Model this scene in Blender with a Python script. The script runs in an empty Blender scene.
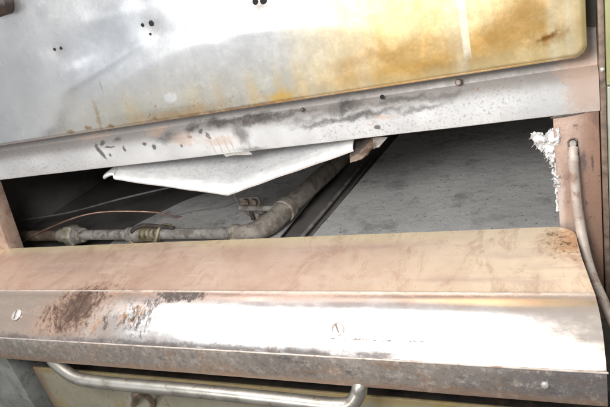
import bpy, bmesh, math, random
from mathutils import Vector, Matrix, noise as mn
random.seed(7)
S = bpy.context.scene
COL = S.collection
# ------------------------------------------------------------------ camera
F, CX, CY = 553.0, 305.0, 203.5
def _d(u, v): return Vector((u-CX, -(v-CY), -F))
AY = _d(536.3, -104).normalized()
AZ = -_d(640, 1450); AZ = (AZ - AZ.dot(AY)*AY).normalized()
AX = AY.cross(AZ)
R = Matrix((AX, AY, AZ))                       # camera space -> world
CAM = Vector((0, -.60, .30))
cd = bpy.data.cameras.new('camera'); cam = bpy.data.objects.new('camera', cd); COL.objects.link(cam)
cam.matrix_world = Matrix.Translation(CAM) @ R.to_4x4()
cd.sensor_width = 36; cd.lens = F/610*36; cd.clip_start = .01; cd.clip_end = 50
S.camera = cam
def at(u, v, x=None, y=None, z=None):
    """world point seen at photo pixel (u, v) on the plane x=, y= or z="""
    r = R @ _d(u, v)
    k = (x-CAM.x)/r.x if x is not None else (y-CAM.y)/r.y if y is not None else (z-CAM.z)/r.z
    return CAM + r*k
# ------------------------------------------------------------------ world, lamps, exposure
W = bpy.data.worlds.new('World'); S.world = W; W.use_nodes = True
bg = W.node_tree.nodes['Background']; bg.inputs[0].default_value = (.93, .96, 1, 1); bg.inputs[1].default_value = .45
S.view_settings.view_transform = 'Standard'; S.view_settings.look = 'None'
S.view_settings.exposure = 0.32; S.view_settings.gamma = 1
def area(name, loc, target, sx, sy, power, col=(1, 1, 1)):
    l = bpy.data.lights.new(name, 'AREA'); l.shape = 'RECTANGLE'; l.size = sx; l.size_y = sy; l.energy = power; l.color = col
    o = bpy.data.objects.new(name, l); COL.objects.link(o); o.location = loc
    o.rotation_euler = (Vector(target)-Vector(loc)).to_track_quat('-Z', 'Y').to_euler()
    return o
area('ceiling_lamp', (-.76, -.56, 1.15), (-.76, -.5599, 0), 1.27, .70, 10, (1, .99, .97))
area('front_fill', (-1.05, -1.75, .62), (-.25, 0, .12), .60, .48, 6.5, (1, .99, .98))  # unseen fill added behind the camera for the door's highlights
area('flash_fill', (-.16, -.64, .42), (-.40, .12, -.10), .22, .14, 5.6, (1, .99, .97))  # flash-like fill added near the camera to light the compartment floor

# ------------------------------------------------------------------ material helpers
class Mat:
    def __init__(s, name, rough=.5, metal=0., spec=.5):
        s.m = bpy.data.materials.new(name); s.m.use_nodes = True
        s.t = s.m.node_tree; s.n = s.t.nodes; s.b = s.n['Principled BSDF']
        s.b.inputs['Roughness'].default_value = rough; s.b.inputs['Metallic'].default_value = metal
        s.b.inputs['Specular IOR Level'].default_value = spec
        s.pos = s.n.new('ShaderNodeNewGeometry').outputs['Position']
        s.dist_cache = {}
    def l(s, a, b): s.t.links.new(a, b)
    def setin(s, sock, v):
        if isinstance(v, bpy.types.NodeSocket): s.l(v, sock)
        elif isinstance(v, (tuple, list)) and len(v) == 3 and sock.type == 'RGBA': sock.default_value = (*v, 1)
        else: sock.default_value = v
    def noise(s, scale, detail=4, rough=.55, stretch=(1, 1, 1), loc=(0, 0, 0), col=False, dist=0):
        mp = s.n.new('ShaderNodeMapping'); s.l(s.pos, mp.inputs[0]); mp.inputs['Scale'].default_value = stretch; mp.inputs['Location'].default_value = loc
        t = s.n.new('ShaderNodeTexNoise'); s.l(mp.outputs[0], t.inputs['Vector'])
        t.inputs['Scale'].default_value = scale; t.inputs['Detail'].default_value = detail; t.inputs['Roughness'].default_value = rough; t.inputs['Distortion'].default_value = dist
        return t.outputs['Color' if col else 'Fac']
    def warp(s, scale, amp):
        k = (scale, amp)
        if k not in s.dist_cache:
            c = s.noise(scale, 5, .65, col=True)
            a = s.n.new('ShaderNodeVectorMath'); a.operation = 'SUBTRACT'; s.l(c, a.inputs[0]); a.inputs[1].default_value = (.5, .5, .5)
            b = s.n.new('ShaderNodeVectorMath'); b.operation = 'SCALE'; s.l(a.outputs[0], b.inputs[0]); b.inputs['Scale'].default_value = amp
            c2 = s.n.new('ShaderNodeVectorMath'); c2.operation = 'ADD'; s.l(b.outputs[0], c2.inputs[0]); s.l(s.pos, c2.inputs[1])
            s.dist_cache[k] = c2.outputs[0]
        return s.dist_cache[k]
    def mr(s, v, a, b, c=0., d=1., smooth=True):
        m = s.n.new('ShaderNodeMapRange'); m.interpolation_type = 'SMOOTHSTEP' if smooth else 'LINEAR'
        s.setin(m.inputs[0], v)
        for i, x in enumerate((a, b, c, d)): m.inputs[i+1].default_value = x
        return m.outputs[0]
    def mth(s, op, a, b=0.):
        m = s.n.new('ShaderNodeMath'); m.operation = op; m.use_clamp = False
        s.setin(m.inputs[0], a); s.setin(m.inputs[1], b); return m.outputs[0]
    def blob(s, c, r, ang=0, soft=.6, wscale=40, wamp=.02, plane='xz', stren=1., rag=.8):
        """soft ellipse mask at c with radii r in the xz (wall) or xy (shelf) plane"""
        mp = s.n.new('ShaderNodeMapping'); mp.vector_type = 'TEXTURE'; s.l(s.warp(wscale, wamp), mp.inputs[0])
        if plane == 'xz':
            mp.inputs['Location'].default_value = (c[0], 0, c[1]); mp.inputs['Scale'].default_value = (r[0], 1e4, r[1]); mp.inputs['Rotation'].default_value = (0, -ang, 0)
        else:
            mp.inputs['Location'].default_value = (c[0], c[1], 0); mp.inputs['Scale'].default_value = (r[0], r[1], 1e4); mp.inputs['Rotation'].default_value = (0, 0, ang)
        ln = s.n.new('ShaderNodeVectorMath'); ln.operation = 'LENGTH'; s.l(mp.outputs[0], ln.inputs[0])
        if not hasattr(s, '_rag'): s._rag = s.mr(s.noise(150, 7, .78, dist=.4), .25, .75, -.55, .55, smooth=False)
        v = s.mth('ADD', ln.outputs['Value'], mulm(s, s._rag, rag))
        return s.mr(v, 1., 1.-soft, 0., stren)
    def axis(s, i, wscale=None, wamp=0):
        x = s.n.new('ShaderNodeSeparateXYZ'); s.l(s.warp(wscale, wamp) if wscale else s.pos, x.inputs[0]); return x.outputs[i]
    def mix(s, f, a, b, mode='MIX'):
        m = s.n.new('ShaderNodeMix'); m.data_type = 'RGBA'; m.blend_type = mode
        s.setin(m.inputs[0], f); s.setin(m.inputs[6], a); s.setin(m.inputs[7], b); return m.outputs[2]
    def col(s, c): s.setin(s.b.inputs['Base Color'], c)
    def rough(s, c): s.setin(s.b.inputs['Roughness'], c)
    def metal(s, c): s.setin(s.b.inputs['Metallic'], c)
    def scratches(s, seed=0, ang=0., thr=.70, plane='xz'):
        mp = s.n.new('ShaderNodeMapping'); s.l(s.warp(9, .02), mp.inputs[0])
        mp.inputs['Rotation'].default_value = (0, ang, 0) if plane == 'xz' else (0, 0, ang)
        m2 = s.n.new('ShaderNodeMapping'); s.l(mp.outputs[0], m2.inputs[0]); m2.inputs['Scale'].default_value = (.035, 1, 1); m2.inputs['Location'].default_value = (seed, seed*2, seed*3)
        t = s.n.new('ShaderNodeTexNoise'); s.l(m2.outputs[0], t.inputs['Vector']); t.inputs['Scale'].default_value = 420; t.inputs['Detail'].default_value = 2
        return s.mr(t.outputs['Fac'], thr, thr+.05)
    def bump(s, h, strength=.3, dist=.001):
        b = s.n.new('ShaderNodeBump'); b.inputs['Strength'].default_value = strength; b.inputs['Distance'].default_value = dist
        s.l(h, b.inputs['Height']); s.l(b.outputs[0], s.b.inputs['Normal'])
def mulm(m, a, b): return m.mth('MULTIPLY', a, b)

# ---- door steel
def mat_door():
    m = Mat('heat stained brushed steel', .34, .75)
    n1 = m.noise(9, 5); n2 = m.noise(60, 5, .7); brush = m.noise(700, 2, .5, (1, 1, .02)); fine = m.noise(300, 3)
    c = m.mix(m.mr(n1, .3, .7), (.50, .50, .505), (.62, .62, .62))
    c = m.mix(m.blob((-.50, .26), (.14, .07), .3, .9), c, (.57, .59, .62))
    c = m.mix(m.mr(m.noise(45, 6, .75, (1, 1, .6)), .50, .70, 0, .25), c, (.44, .44, .44))
    # milky deposit lower middle, warm near the bottom
    z = m.axis(2, 30, .03); x = m.axis(0, 14, .10)
    low = m.mr(z, .235, .165)
    c = m.mix(mulm(m, low, m.mr(x, -.72, -.52, 0, .65)), c, (.66, .62, .50))
    # yellow field
    yel = m.mr(x, -.30, -.15)
    n3 = m.noise(8, 3, .5, (1, 1, .8), (3, 0, 1))
    yc = m.mix(m.mr(n3, .36, .66), (.76, .50, .18), (.84, .67, .36))
    c = m.mix(mulm(m, yel, .93), c, yc)
    rim = m.mr(x, -.04, .03)
    c = m.mix(mulm(m, rim, m.mr(n3, .3, .7, .2, .7)), c, (.74, .62, .33))
    # deep amber band parallel to the lower edge
    c = m.mix(m.blob((-.05, .185), (.13, .022), .04, 1., 22, .03, stren=.8, rag=.35), c, (.60, .33, .08))
    c = m.mix(m.blob((-.16, .19), (.10, .014), .1, 1., 26, .03, stren=.6, rag=.35), c, (.54, .29, .07))
    c = m.mix(m.blob((-.015, .205), (.06, .03), .3, 1., 22, .03, stren=.8, rag=.35), c, (.50, .27, .07))
    c = m.mix(mulm(m, yel, m.mr(z, .172, .158, 0, .5)), c, (.74, .54, .26))
    c = m.mix(m.blob((-.13, .173), (.15, .014), .0, 1., 30, .03, stren=.7, rag=.35), c, (.66, .38, .10))
    # long pale runs
    runs = m.noise(26, 3, .5, (1, 1, .06))
    c = m.mix(mulm(m, m.mr(runs, .55, .7, 0, .55), yel), c, (.88, .80, .60))
    for X, w, s_ in ((-.318, .014, .45), (-.283, .010, .35), (-.255, .016, .4), (-.365, .014, .25), (-.40, .02, .25), (-.50, .02, .3)):
        c = m.mix(m.blob((X, .165), (w, .05), .0, .9, 60, .012, stren=s_), c, (.80, .56, .22))
    c = m.mix(m.blob((-.285, .163), (.030, .012), 0, .8, 60, .015, stren=.8), c, (.80, .50, .12))
    c = m.mix(m.blob((-.44, .163), (.10, .010), 0, .9, 60, .02, stren=.6), c, (.60, .38, .16))
    sp = m.mr(m.noise(220, 4, .7), .62, .70)
    c = m.mix(mulm(m, sp, m.blob((-.44, .17), (.25, .035), 0, .8, 60, .02)), c, (.34, .15, .05))
    c = m.mix(m.blob((-.56, .175), (.006, .035), -.15, .9, 90, .01, stren=.7), c, (.42, .30, .16))
    c = m.mix(m.blob((-.535, .215), (.002, .012), 0, .9, 90, .004, stren=.6), c, (.30, .26, .2))
    for (X, Z, r_) in ((-.585, .162, .010), (-.545, .160, .008), (-.62, .161, .012), (-.47, .161, .006)):
        c = m.mix(m.blob((X, Z), (r_, .004), 0, .8, 90, .01, stren=.8), c, (.36, .22, .10))
    # splash mark, dark burn, tape scar
    c = m.mix(m.blob((-.435, .185), (.012, .009), 0, .5, 150, .012, stren=.8), c, (.82, .83, .84))
    c = m.mix(m.blob((.001, .180), (.013, .0045), .35, .9, 90, .008), c, (.16, .06, .015))
    c = m.mix(m.blob((.004, .178), (.028, .009), .35, .95, 60, .01, stren=.5), c, (.42, .20, .03))
    xx = m.axis(0, 60, .0015)
    strip = mulm(m, mulm(m, m.mr(xx, -.0758, -.0748), m.mr(xx, -.0675, -.0685)), m.mr(m.axis(2, 50, .01), .168, .18))
    c = m.mix(mulm(m, strip, .8), c, (.92, .86, .68))
    # grime round the screw holes
    for (X, Z) in ((-.283, .265), (-.43, .27), (-.58, .268)):
        c = m.mix(m.blob((X, Z), (.020, .014), 0, .9, 90, .015, stren=.55 if X > -.3 else .25), c, (.20, .16, .13))
    c = m.mix(mulm(m, m.scratches(1, .35, .70), .16), c, (.30, .28, .26))
    c = m.mix(mulm(m, m.scratches(4, -1.3, .70), .22), c, (.86, .84, .80))
    c = m.mix(mulm(m, m.mr(m.noise(34, 7, .8, loc=(9, 0, 2), dist=.5), .56, .64), m.mr(x, -.15, -.40, .0, .35)), c, (.74, .74, .73))
    z0 = m.axis(2, 90, .004)
    c = m.mix(mulm(m, m.mr(z0, .1625, .157), mulm(m, mulm(m, m.mr(x, -.58, -.36, .12, 1), m.mr(x, -.18, -.30, .35, 1)), m.mr(m.noise(50, 6, .75, (1, 1, .3)), .36, .55, .15, .85))), c, (.30, .16, .06))
    spk = m.mr(m.noise(420, 2, .5), .66, .74, 0, .5)
    c = m.mix(mulm(m, spk, m.mr(n2, .5, .65)), c, (.85, .85, .84))
    c = m.mix(mulm(m, m.mr(m.noise(160, 5, .7), .63, .72), .5), c, (.30, .25, .2))
    m.col(c)
    m.rough(m.mix(m.mr(n2, .35, .7), (.27,)*3, (.36,)*3))
    h = m.mth('ADD', mulm(m, brush, .5), mulm(m, fine, .4)); m.bump(h, .12, .0006)
    return m.m
# ---- front rail: chalky grey coat with soot
def mat_rail():
    m = Mat('chalky grey painted rail', .5, .12)
    n1 = m.noise(14, 5); n2 = m.noise(110, 5, .7)
    c = m.mix(m.mr(n1, .3, .7), (.46, .46, .46), (.58, .58, .575))
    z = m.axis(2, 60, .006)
    c = m.mix(m.mr(z, .117, .134, 0, .85), c, (.25, .225, .21))  # upper band: shade under the door and brown grime both painted in
    c = m.mix(m.mr(m.noise(55, 6, .75, (1, 1, 1.6)), .55, .68, 0, .35), c, (.40, .37, .36))
    sp = mulm(m, m.mr(m.noise(300, 6, .85), .53, .62), m.mr(m.noise(6, 3, .5, loc=(8, 8, 8)), .36, .58))
    c = m.mix(mulm(m, sp, .8), c, (.22, .20, .19))
    # black smears : (x, z, rx, rz, ang, strength)
    for X, Z, rx, rz, a, s_ in ((-.335, .131, .05, .007, -.05, .8), (-.275, .124, .05, .005, .05, .45), (-.22, .132, .035, .010, .1, .85), (-.20, .121, .08, .0065, .06, .8), (-.26, .118, .05, .006, 0, .6),
                                (-.10, .130, .03, .008, 0, .5), (-.13, .121, .05, .005, .1, .6), (-.365, .118, .017, .026, .1, .7), (-.355, .096, .032, .006, 0, .6), (-.44, .134, .02, .009, 0, .85), (-.48, .126, .035, .012, -.2, .7),
                                (-.40, .134, .03, .008, 0, .75), (-.335, .137, .02, .006, 0, .8), (-.57, .134, .012, .006, 0, .7), (-.31, .134, .10, .004, 0, .6), (-.15, .132, .06, .005, .0, .6), (-.38, .136, .06, .004, 0, .7)):
        c = m.mix(m.blob((X, Z), (rx, rz), a, .95, 45, .022, stren=min(1, s_*1.1), rag=.55), c, (.07, .065, .06))
    for X, Z, rx, rz, a in ((-.605, .118, .0045, .016, .45), (-.598, .131, .006, .004, 0), (-.560, .119, .003, .006, 0), (-.522, .122, .005, .0035, .3), (-.507, .116, .0045, .005, 0), (-.585, .124, .012, .0015, -.1),
                            (-.462, .112, .003, .003, 0), (-.425, .128, .004, .004, .6), (-.415, .121, .003, .006, .5), (-.445, .123, .005, .003, 0), (-.185, .105, .005, .0035, 0), (-.59, .112, .003, .003, 0)):
        c = m.mix(m.blob((X, Z), (rx, rz), a, .4, 130, .006, stren=.9), c, (.09, .085, .08))
    for X, Z, rx, rz in ((-.455, .120, .035, .012), (-.40, .112, .04, .012), (-.50, .135, .03, .006), (-.175, .116, .02, .003), (-.19, .111, .015, .0015), (.035, .12, .032, .05), (.035, .12, .032, .05), (.03, .14, .04, .02), (-.62, .14, .05, .006)):
        c = m.mix(m.blob((X, Z), (rx, rz), 0, .8, 60, .02, stren=.6), c, (.46, .33, .26))
    for X in (-.402, -.392, -.384, -.413): c = m.mix(m.blob((X, .105), (.0012, .018), .15, .7, 130, .004, stren=.6), c, (.33, .28, .24))
    spr = m.mr(m.noise(170, 5, .8), .60, .66)
    c = m.mix(mulm(m, spr, m.mr(z, .118, .136)), c, (.26, .14, .08))
    m.col(c); m.rough(m.mix(m.mr(n2, .3, .7), (.42,)*3, (.62,)*3)); m.bump(n2, .25, .0008)
    return m.m
# ---- folded-down cover
def mat_cover():
    m = Mat('heat tinted steel cover', .3, .7)
    
    y = m.axis(1, 25, .02); yr = m.axis(1); x = m.axis(0, 12, .15)
    n1 = m.noise(8, 5); n2 = m.noise(70, 6, .7)
    back = m.mix(m.mr(n1, .35, .65), (.50, .345, .265), (.60, .44, .35))
    back = m.mix(m.mr(y, -.03, 0.0), back, (.62, .51, .33))
    back = m.mix(mulm(m, m.mr(x, -.35, 0), m.mr(n1, .3, .6, .5, .95)), back, (.80, .65, .48))
    streak = m.noise(30, 5, .6, (.12, 1, 1))
    back = m.mix(m.mr(streak, .52, .68, 0, .5), back, (.44, .31, .27))
    back = m.mix(m.mr(m.noise(22, 7, .8, (1, .5, 1), (7, 3, 0), dist=.6), .48, .62, 0, .55), back, (.42, .26, .19))
    back = m.mix(mulm(m, m.scratches(2, .12, .68, 'xy'), .3), back, (.74, .62, .52))
    back = m.mix(mulm(m, m.scratches(5, 1.15, .69, 'xy'), .3), back, (.30, .18, .13))
    back = m.mix(m.mr(m.noise(50, 5, .65, (.25, 1, 1), (2, 3, 0)), .55, .7, 0, .5), back, (.62, .49, .40))
    steel = m.mix(m.mr(n1, .3, .7), (.78, .75, .74), (.84, .82, .80))
    steel = m.mix(m.mr(y, -.142, -.118, 0, .95), steel, (.56, .38, .30))
    steel = m.mix(m.mr(m.noise(25, 6, .75, (.5, 1, 1), (3, 3, 3)), .50, .66, 0, .5), steel, (.64, .52, .45))
    steel = m.mix(mulm(m, m.scratches(3, .05, .68, 'xy'), .5), steel, (.52, .44, .38))
    steel = m.mix(m.mr(x, -.50, -.62), steel, (.58, .46, .38))
    fold = m.mr(yr, -.1195, -.1145)
    c = m.mix(fold, steel, back)
    steel = m.mix(m.mr(x, -.12, .02, 0, .7), steel, (.66, .54, .44))
    c = m.mix(fold, steel, back)
    # burns on the left
    P = 'xy'
    brn = m.mr(m.noise(75, 7, .8, (1, .5, 1), (5, 0, 0), dist=.6), .41, .56)
    zone = m.blob((-.625, -.143), (.105, .050), .35, .8, 45, .04, P)
    c = m.mix(mulm(m, zone, .75), c, (.42, .24, .15))
    c = m.mix(mulm(m, zone, brn), c, (.05, .022, .014))
    core = m.blob((-.620, -.140), (.052, .042), .5, .7, 60, .04, P)
    c = m.mix(mulm(m, core, .85), c, (.055, .028, .018))
    z2 = m.blob((-.535, -.150), (.075, .036), .3, .8, 45, .04, P)
    c = m.mix(mulm(m, z2, m.mr(m.noise(90, 6, .75, (1, .35, 1), (1, 1, 0)), .52, .60)), c, (.20, .12, .08))
    c = m.mix(mulm(m, z2, m.mr(m.noise(60, 5, .7), .5, .6, 0, .6)), c, (.72, .38, .18))
    # black scorch right below the fold
    sc = mulm(m, m.blob((-.448, -.119), (.050, .016), .0, .35, 60, .016, P), m.mr(yr, -.1165, -.1180))
    c = m.mix(mulm(m, sc, m.mr(m.noise(160, 5, .7), .35, .5, .75, 1)), c, (.07, .055, .05))
    sc2 = m.blob((-.497, -.150), (.026, .036), -.6, .6, 60, .04, P)
    c = m.mix(mulm(m, sc2, m.mr(m.noise(140, 6, .75, (1.2, .25, 1), dist=.5), .46, .56, 0, .85)), c, (.11, .09, .08))
    # specks, grease and the bend's painted dark reflection along the front edge
    c = m.mix(mulm(m, m.mr(yr, -.168, -.178), m.mr(m.noise(70, 6, .75), .42, .62)), c, (.30, .24, .21))
    c = m.mix(mulm(m, m.mr(m.axis(1, 70, .004), -.1735, -.1775), m.mr(m.noise(70, 6, .75, (.35, 1, 1)), .34, .52, .25, .9)), c, (.27, .235, .22))
    # corner on the right
    cn = m.blob((0.012, -.030), (.042, .045), .3, .9, 60, .03, P)
    c = m.mix(mulm(m, cn, .85), c, (.42, .22, .10))
    c = m.mix(mulm(m, cn, m.mr(m.noise(170, 6, .7), .52, .60)), c, (.10, .06, .04))
    c = m.mix(mulm(m, m.mr(m.axis(0, 60, .008), .002, .018), m.mr(yr, -.02, 0)), c, (.35, .18, .09))
    # thin brown scratch
    sx = m.axis(0); yy = m.axis(1, 45, .006)
    ln = mulm(m, mulm(m, m.mr(yy, -.1652, -.1644), m.mr(yy, -.1630, -.1638)), mulm(m, m.mr(sx, -.25, -.23), m.mr(sx, -.12, -.135)))
    c = m.mix(mulm(m, ln, m.mr(m.noise(110, 6, .8), .44, .54, .0, 1)), c, (.10, .055, .04))
    c = m.mix(mulm(m, m.mr(m.noise(260, 4, .7), .66, .72), .6), c, (.36, .26, .2))
    m.col(c)
    dull = m.mr(n2, .35, .7, 0, 1)
    lnm = mulm(m, ln, m.mr(m.noise(110, 6, .8), .44, .54, .0, 1))
    st = m.mth('MAXIMUM', m.mth('MAXIMUM', mulm(m, zone, brn), sc), m.mth('MAXIMUM', core, lnm))
    m.metal(mulm(m, m.mr(yr, -.1195, -.1145, .82, .3), m.mth('SUBTRACT', 1., st)))
    r = m.mix(fold, m.mix(m.mr(m.noise(18, 6, .75, (.4, 1, 1), (6, 6, 6)), .42, .62), (.15,)*3, (.33,)*3), m.mix(dull, (.34,)*3, (.50,)*3))
    r = m.mix(m.mth('MAXIMUM', m.mth('MAXIMUM', zone, sc), lnm), r, (.6,)*3)
    m.rough(r); m.bump(m.mth('ADD', n2, mulm(m, zone, brn)), .12, .0006)
    return m.m
def mat_lip():
    m = Mat('grimy steel lip', .42, .6)
    n1 = m.noise(12, 5); n2 = m.noise(90, 6, .75)
    c = m.mix(m.mr(n1, .35, .65), (.30, .265, .24), (.42, .37, .33))
    c = m.mix(m.mr(m.noise(24, 6, .7, (1, 1, 2), (4, 1, 0)), .48, .66, 0, .8), c, (.42, .27, .18))
    c = m.mix(m.mr(m.noise(40, 6, .7, (1, 1, 2)), .55, .70, 0, .8), c, (.14, .13, .13))
    x = m.axis(0, 20, .1)
    c = m.mix(m.mr(x, -.15, .02, 0, .65), c, (.20, .19, .20))
    c = m.mix(m.mr(x, -.45, -.62, 0, .4), c, (.46, .42, .37))
    c = m.mix(mulm(m, m.mr(n2, .52, .66), .6), c, (.62, .55, .48))
    c = m.mix(m.mr(m.noise(190, 6, .8), .50, .66, 0, .6), c, (.15, .13, .12))
    c = m.mix(m.mr(m.noise(230, 5, .8, loc=(2, 2, 2)), .55, .68, 0, .5), c, (.66, .60, .54))
    z = m.axis(2, 60, .005)
    c = m.mix(m.mr(z, -.112, -.123, 0, .6), c, (.42, .27, .18))
    c = m.mix(mulm(m, m.mr(m.axis(2, 90, .002), -.0875, -.0865), m.mr(m.noise(60, 5, .7, (.4, 1, 1)), .3, .5, .45, .9)), c, (.20, .18, .175))  # dark band on the bend: grime and its dark reflection painted together
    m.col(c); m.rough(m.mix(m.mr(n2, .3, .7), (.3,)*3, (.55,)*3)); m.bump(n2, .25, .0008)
    return m.m
def mat_generic(name, c1, c2, c3=None, rough=.55, metal=.1, sc=18, thr=(.52, .66), s3=.8, bump=.3, sc3=60):
    m = Mat(name, rough, metal)
    n1 = m.noise(sc, 5); n2 = m.noise(sc3, 6, .75, loc=(3, 1, 7))
    c = m.mix(m.mr(n1, .35, .65), c1, c2)
    if c3: c = m.mix(m.mr(n2, thr[0], thr[1], 0, s3), c, c3)
    m.col(c); m.bump(m.noise(sc3*3, 5, .7), bump, .0008)
    return m.m
def mat_dust():
    m = Mat('grey dust covered plate', .9, 0)
    n1 = m.noise(7, 5); n2 = m.noise(90, 6, .8)
    c = m.mix(m.mr(n1, .3, .7), (.56, .55, .54), (.66, .65, .63))
    c = m.mix(m.mr(n2, .45, .75, 0, .3), c, (.38, .37, .36))
    c = m.mix(m.mr(m.noise(210, 3, .6), .66, .70), c, (.74, .72, .70))
    c = m.mix(m.mr(m.noise(16, 6, .75, loc=(4, 4, 0)), .50, .68, 0, .6), c, (.24, .225, .215))
    c = m.mix(m.mr(m.noise(150, 3, .6, loc=(1, 2, 3)), .64, .68, 0, .85), c, (.10, .09, .085))
    m.col(c); m.bump(m.noise(30, 6, .65), .7, .004); return m.m
def mat_lower_door():
    m = Mat('greasy olive steel', .36, .6)
    n1 = m.noise(9, 5); n2 = m.noise(60, 6, .7)
    c = m.mix(m.mr(n1, .3, .7), (.52, .49, .36), (.66, .63, .50))
    c = m.mix(m.mr(m.noise(20, 5, .7, (1, 1, .4)), .5, .65, 0, .7), c, (.56, .42, .16))
    z = m.axis(2, 40, .01)
    c = m.mix(m.mr(z, -.217, -.203, 0, .8), c, (.46, .34, .15))
    x = m.axis(0, 30, .04)
    c = m.mix(m.mr(x, -.79, -.82, 0, .8), c, (.34, .20, .12))
    c = m.mix(m.mr(n2, .56, .68, 0, .6), c, (.22, .16, .09))
    m.col(c); m.rough(m.mix(m.mr(n2, .3, .7), (.28,)*3, (.5,)*3)); m.bump(n2, .15, .0006)
    return m.m
def mat_post():
    m = Mat('scorched post steel', .5, .35)
    n1 = m.noise(22, 5, .6, (1, 1, .5)); n2 = m.noise(110, 6, .75)
    c = m.mix(m.mr(n1, .35, .65), (.32, .215, .17), (.43, .31, .25))
    x = m.axis(0, 60, .01)
    c = m.mix(mulm(m, m.mr(x, .020, .038), .75), c, (.30, .165, .11))
    c = m.mix(m.mr(m.noise(45, 6, .7, (1, 1, .4), (2, 2, 2)), .54, .66, 0, .8), c, (.19, .12, .095))
    c = m.mix(m.mr(n2, .6, .68, 0, .8), c, (.12, .09, .08))
    c = m.mix(m.blob((.029, .038), (.003, .016), 0, .7, 90, .006, stren=.8), c, (.12, .10, .12))
    c = m.mix(m.blob((.037, .036), (.0018, .012), 0, .7, 90, .004, stren=.8), c, (.10, .07, .07))
    c = m.mix(m.blob((.004, -.01), (.006, .06), 0, .8, 60, .01, stren=.7), c, (.54, .47, .42))
    m.col(c); m.bump(n2, .5, .001); return m.m
def mat_white_sheet():
    m = Mat('chalk white galvanised sheet', .5, .25)
    n = m.noise(190, 5, .75); g = m.noise(20, 4)
    c = m.mix(m.mr(g, .3, .7), (.76, .76, .76), (.86, .86, .85))
    c = m.mix(m.mr(n, .47, .60, 0, .35), c, (.46, .46, .455))
    c = m.mix(m.mr(m.noise(60, 5, .7), .62, .72, 0, .7), c, (.30, .27, .25))
    m.col(c); m.bump(n, .3, .0008); return m.m
M = {
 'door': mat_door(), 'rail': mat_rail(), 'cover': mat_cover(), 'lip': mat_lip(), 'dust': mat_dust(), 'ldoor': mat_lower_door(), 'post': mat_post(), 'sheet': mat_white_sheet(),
 'soot': mat_generic('sooty sheet', (.13, .12, .115), (.20, .185, .175), (.30, .27, .25), .85, 0, 10, (.6, .72), .7),
 'dark': mat_generic('dark grimy steel', (.05, .045, .04), (.09, .075, .065), (.16, .10, .07), .6, .2, 25),
 'lpost': mat_generic('brown post edge', (.50, .34, .26), (.62, .46, .36), (.35, .22, .15), .45, .5, 40),
 'hole': mat_generic('black hole', (.006, .005, .005), (.012, .01, .01), None, .9, 0),
 'pipe': mat_generic('dusty grey pipe', (.27, .25, .23), (.40, .375, .345), (.14, .11, .09), .7, .1, 40, (.48, .62), .8),
 'rusty': mat_generic('rust brown pipe', (.17, .12, .09), (.28, .21, .165), (.10, .06, .04), .75, .05, 60),
 'elbow': mat_generic('dusty cast elbow', (.25, .22, .19), (.38, .34, .295), (.15, .115, .085), .8, 0, 40, (.48, .62), .8, .7),
 'union': mat_generic('pale malleable iron', (.36, .32, .25), (.52, .48, .40), (.15, .12, .09), .6, .2, 60, (.50, .62), .9, .6),
 'brass': mat_generic('dull brass', (.36, .29, .16), (.52, .45, .30), (.16, .12, .07), .45, .6, 60),
 'copper': mat_generic('aged copper', (.42, .25, .17), (.60, .40, .30), None, .45, .5, 60),
 'wire': mat_generic('grey wire', (.20, .19, .19), (.30, .29, .28), None, .6, .1, 60),
 'tube': mat_generic('heat tanned steel tube', (.38, .31, .265), (.50, .43, .375), (.27, .16, .11), .6, .2, 45, (.50, .64), .8, .2),
 'chrome': mat_generic('worn steel handle', (.40, .38, .34), (.54, .52, .47), (.26, .21, .15), .32, .8, 30, (.52, .66), .7, .08),
 'screw': mat_generic('screw head steel', (.66, .62, .58), (.78, .75, .72), (.40, .32, .26), .3, .6, 120),
 'groove': mat_generic('dirt filled slot', (.14, .11, .09), (.22, .17, .14), None, .8, .1, 120),
 'wool': mat_generic('ceramic fibre scrap', (.56, .55, .54), (.66, .65, .64), (.52, .49, .46), .95, 0, 90, (.55, .68), .7, .9),
 'rim': mat_generic('rust torn edge', (.15, .105, .08), (.30, .22, .17), (.14, .08, .05), .7, .1, 120),
 'side': mat_generic('grey green side panel', (.26, .28, .22), (.34, .35, .30), (.32, .30, .22), .5, .3, 30),
 'yside': mat_generic('yellow grey side panel', (.34, .35, .16), (.42, .42, .22), (.40, .38, .22), .5, .2, 30),
 'trim': mat_generic('brown corner trim', (.17, .12, .09), (.30, .22, .17), (.08, .06, .05), .5, .3, 60),
 'frame': mat_generic('worn grey side frame', (.30, .31, .29), (.42, .43, .41), (.20, .19, .15), .45, .5, 25),
 'knob': mat_generic('burnt brown knob', (.02, .012, .008), (.05, .03, .02), None, .5, .0, 60),
 'edge': mat_generic('sheet edge with painted highlight', (.68, .68, .67), (.80, .80, .79), (.42, .39, .36), .5, .1, 60, (.60, .72), .7),  # the light caught on the fold is put into this pale colour
 'seam': mat_generic('pale fold', (.52, .44, .38), (.64, .56, .50), (.34, .22, .16), .4, .5, 80),
}
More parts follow.
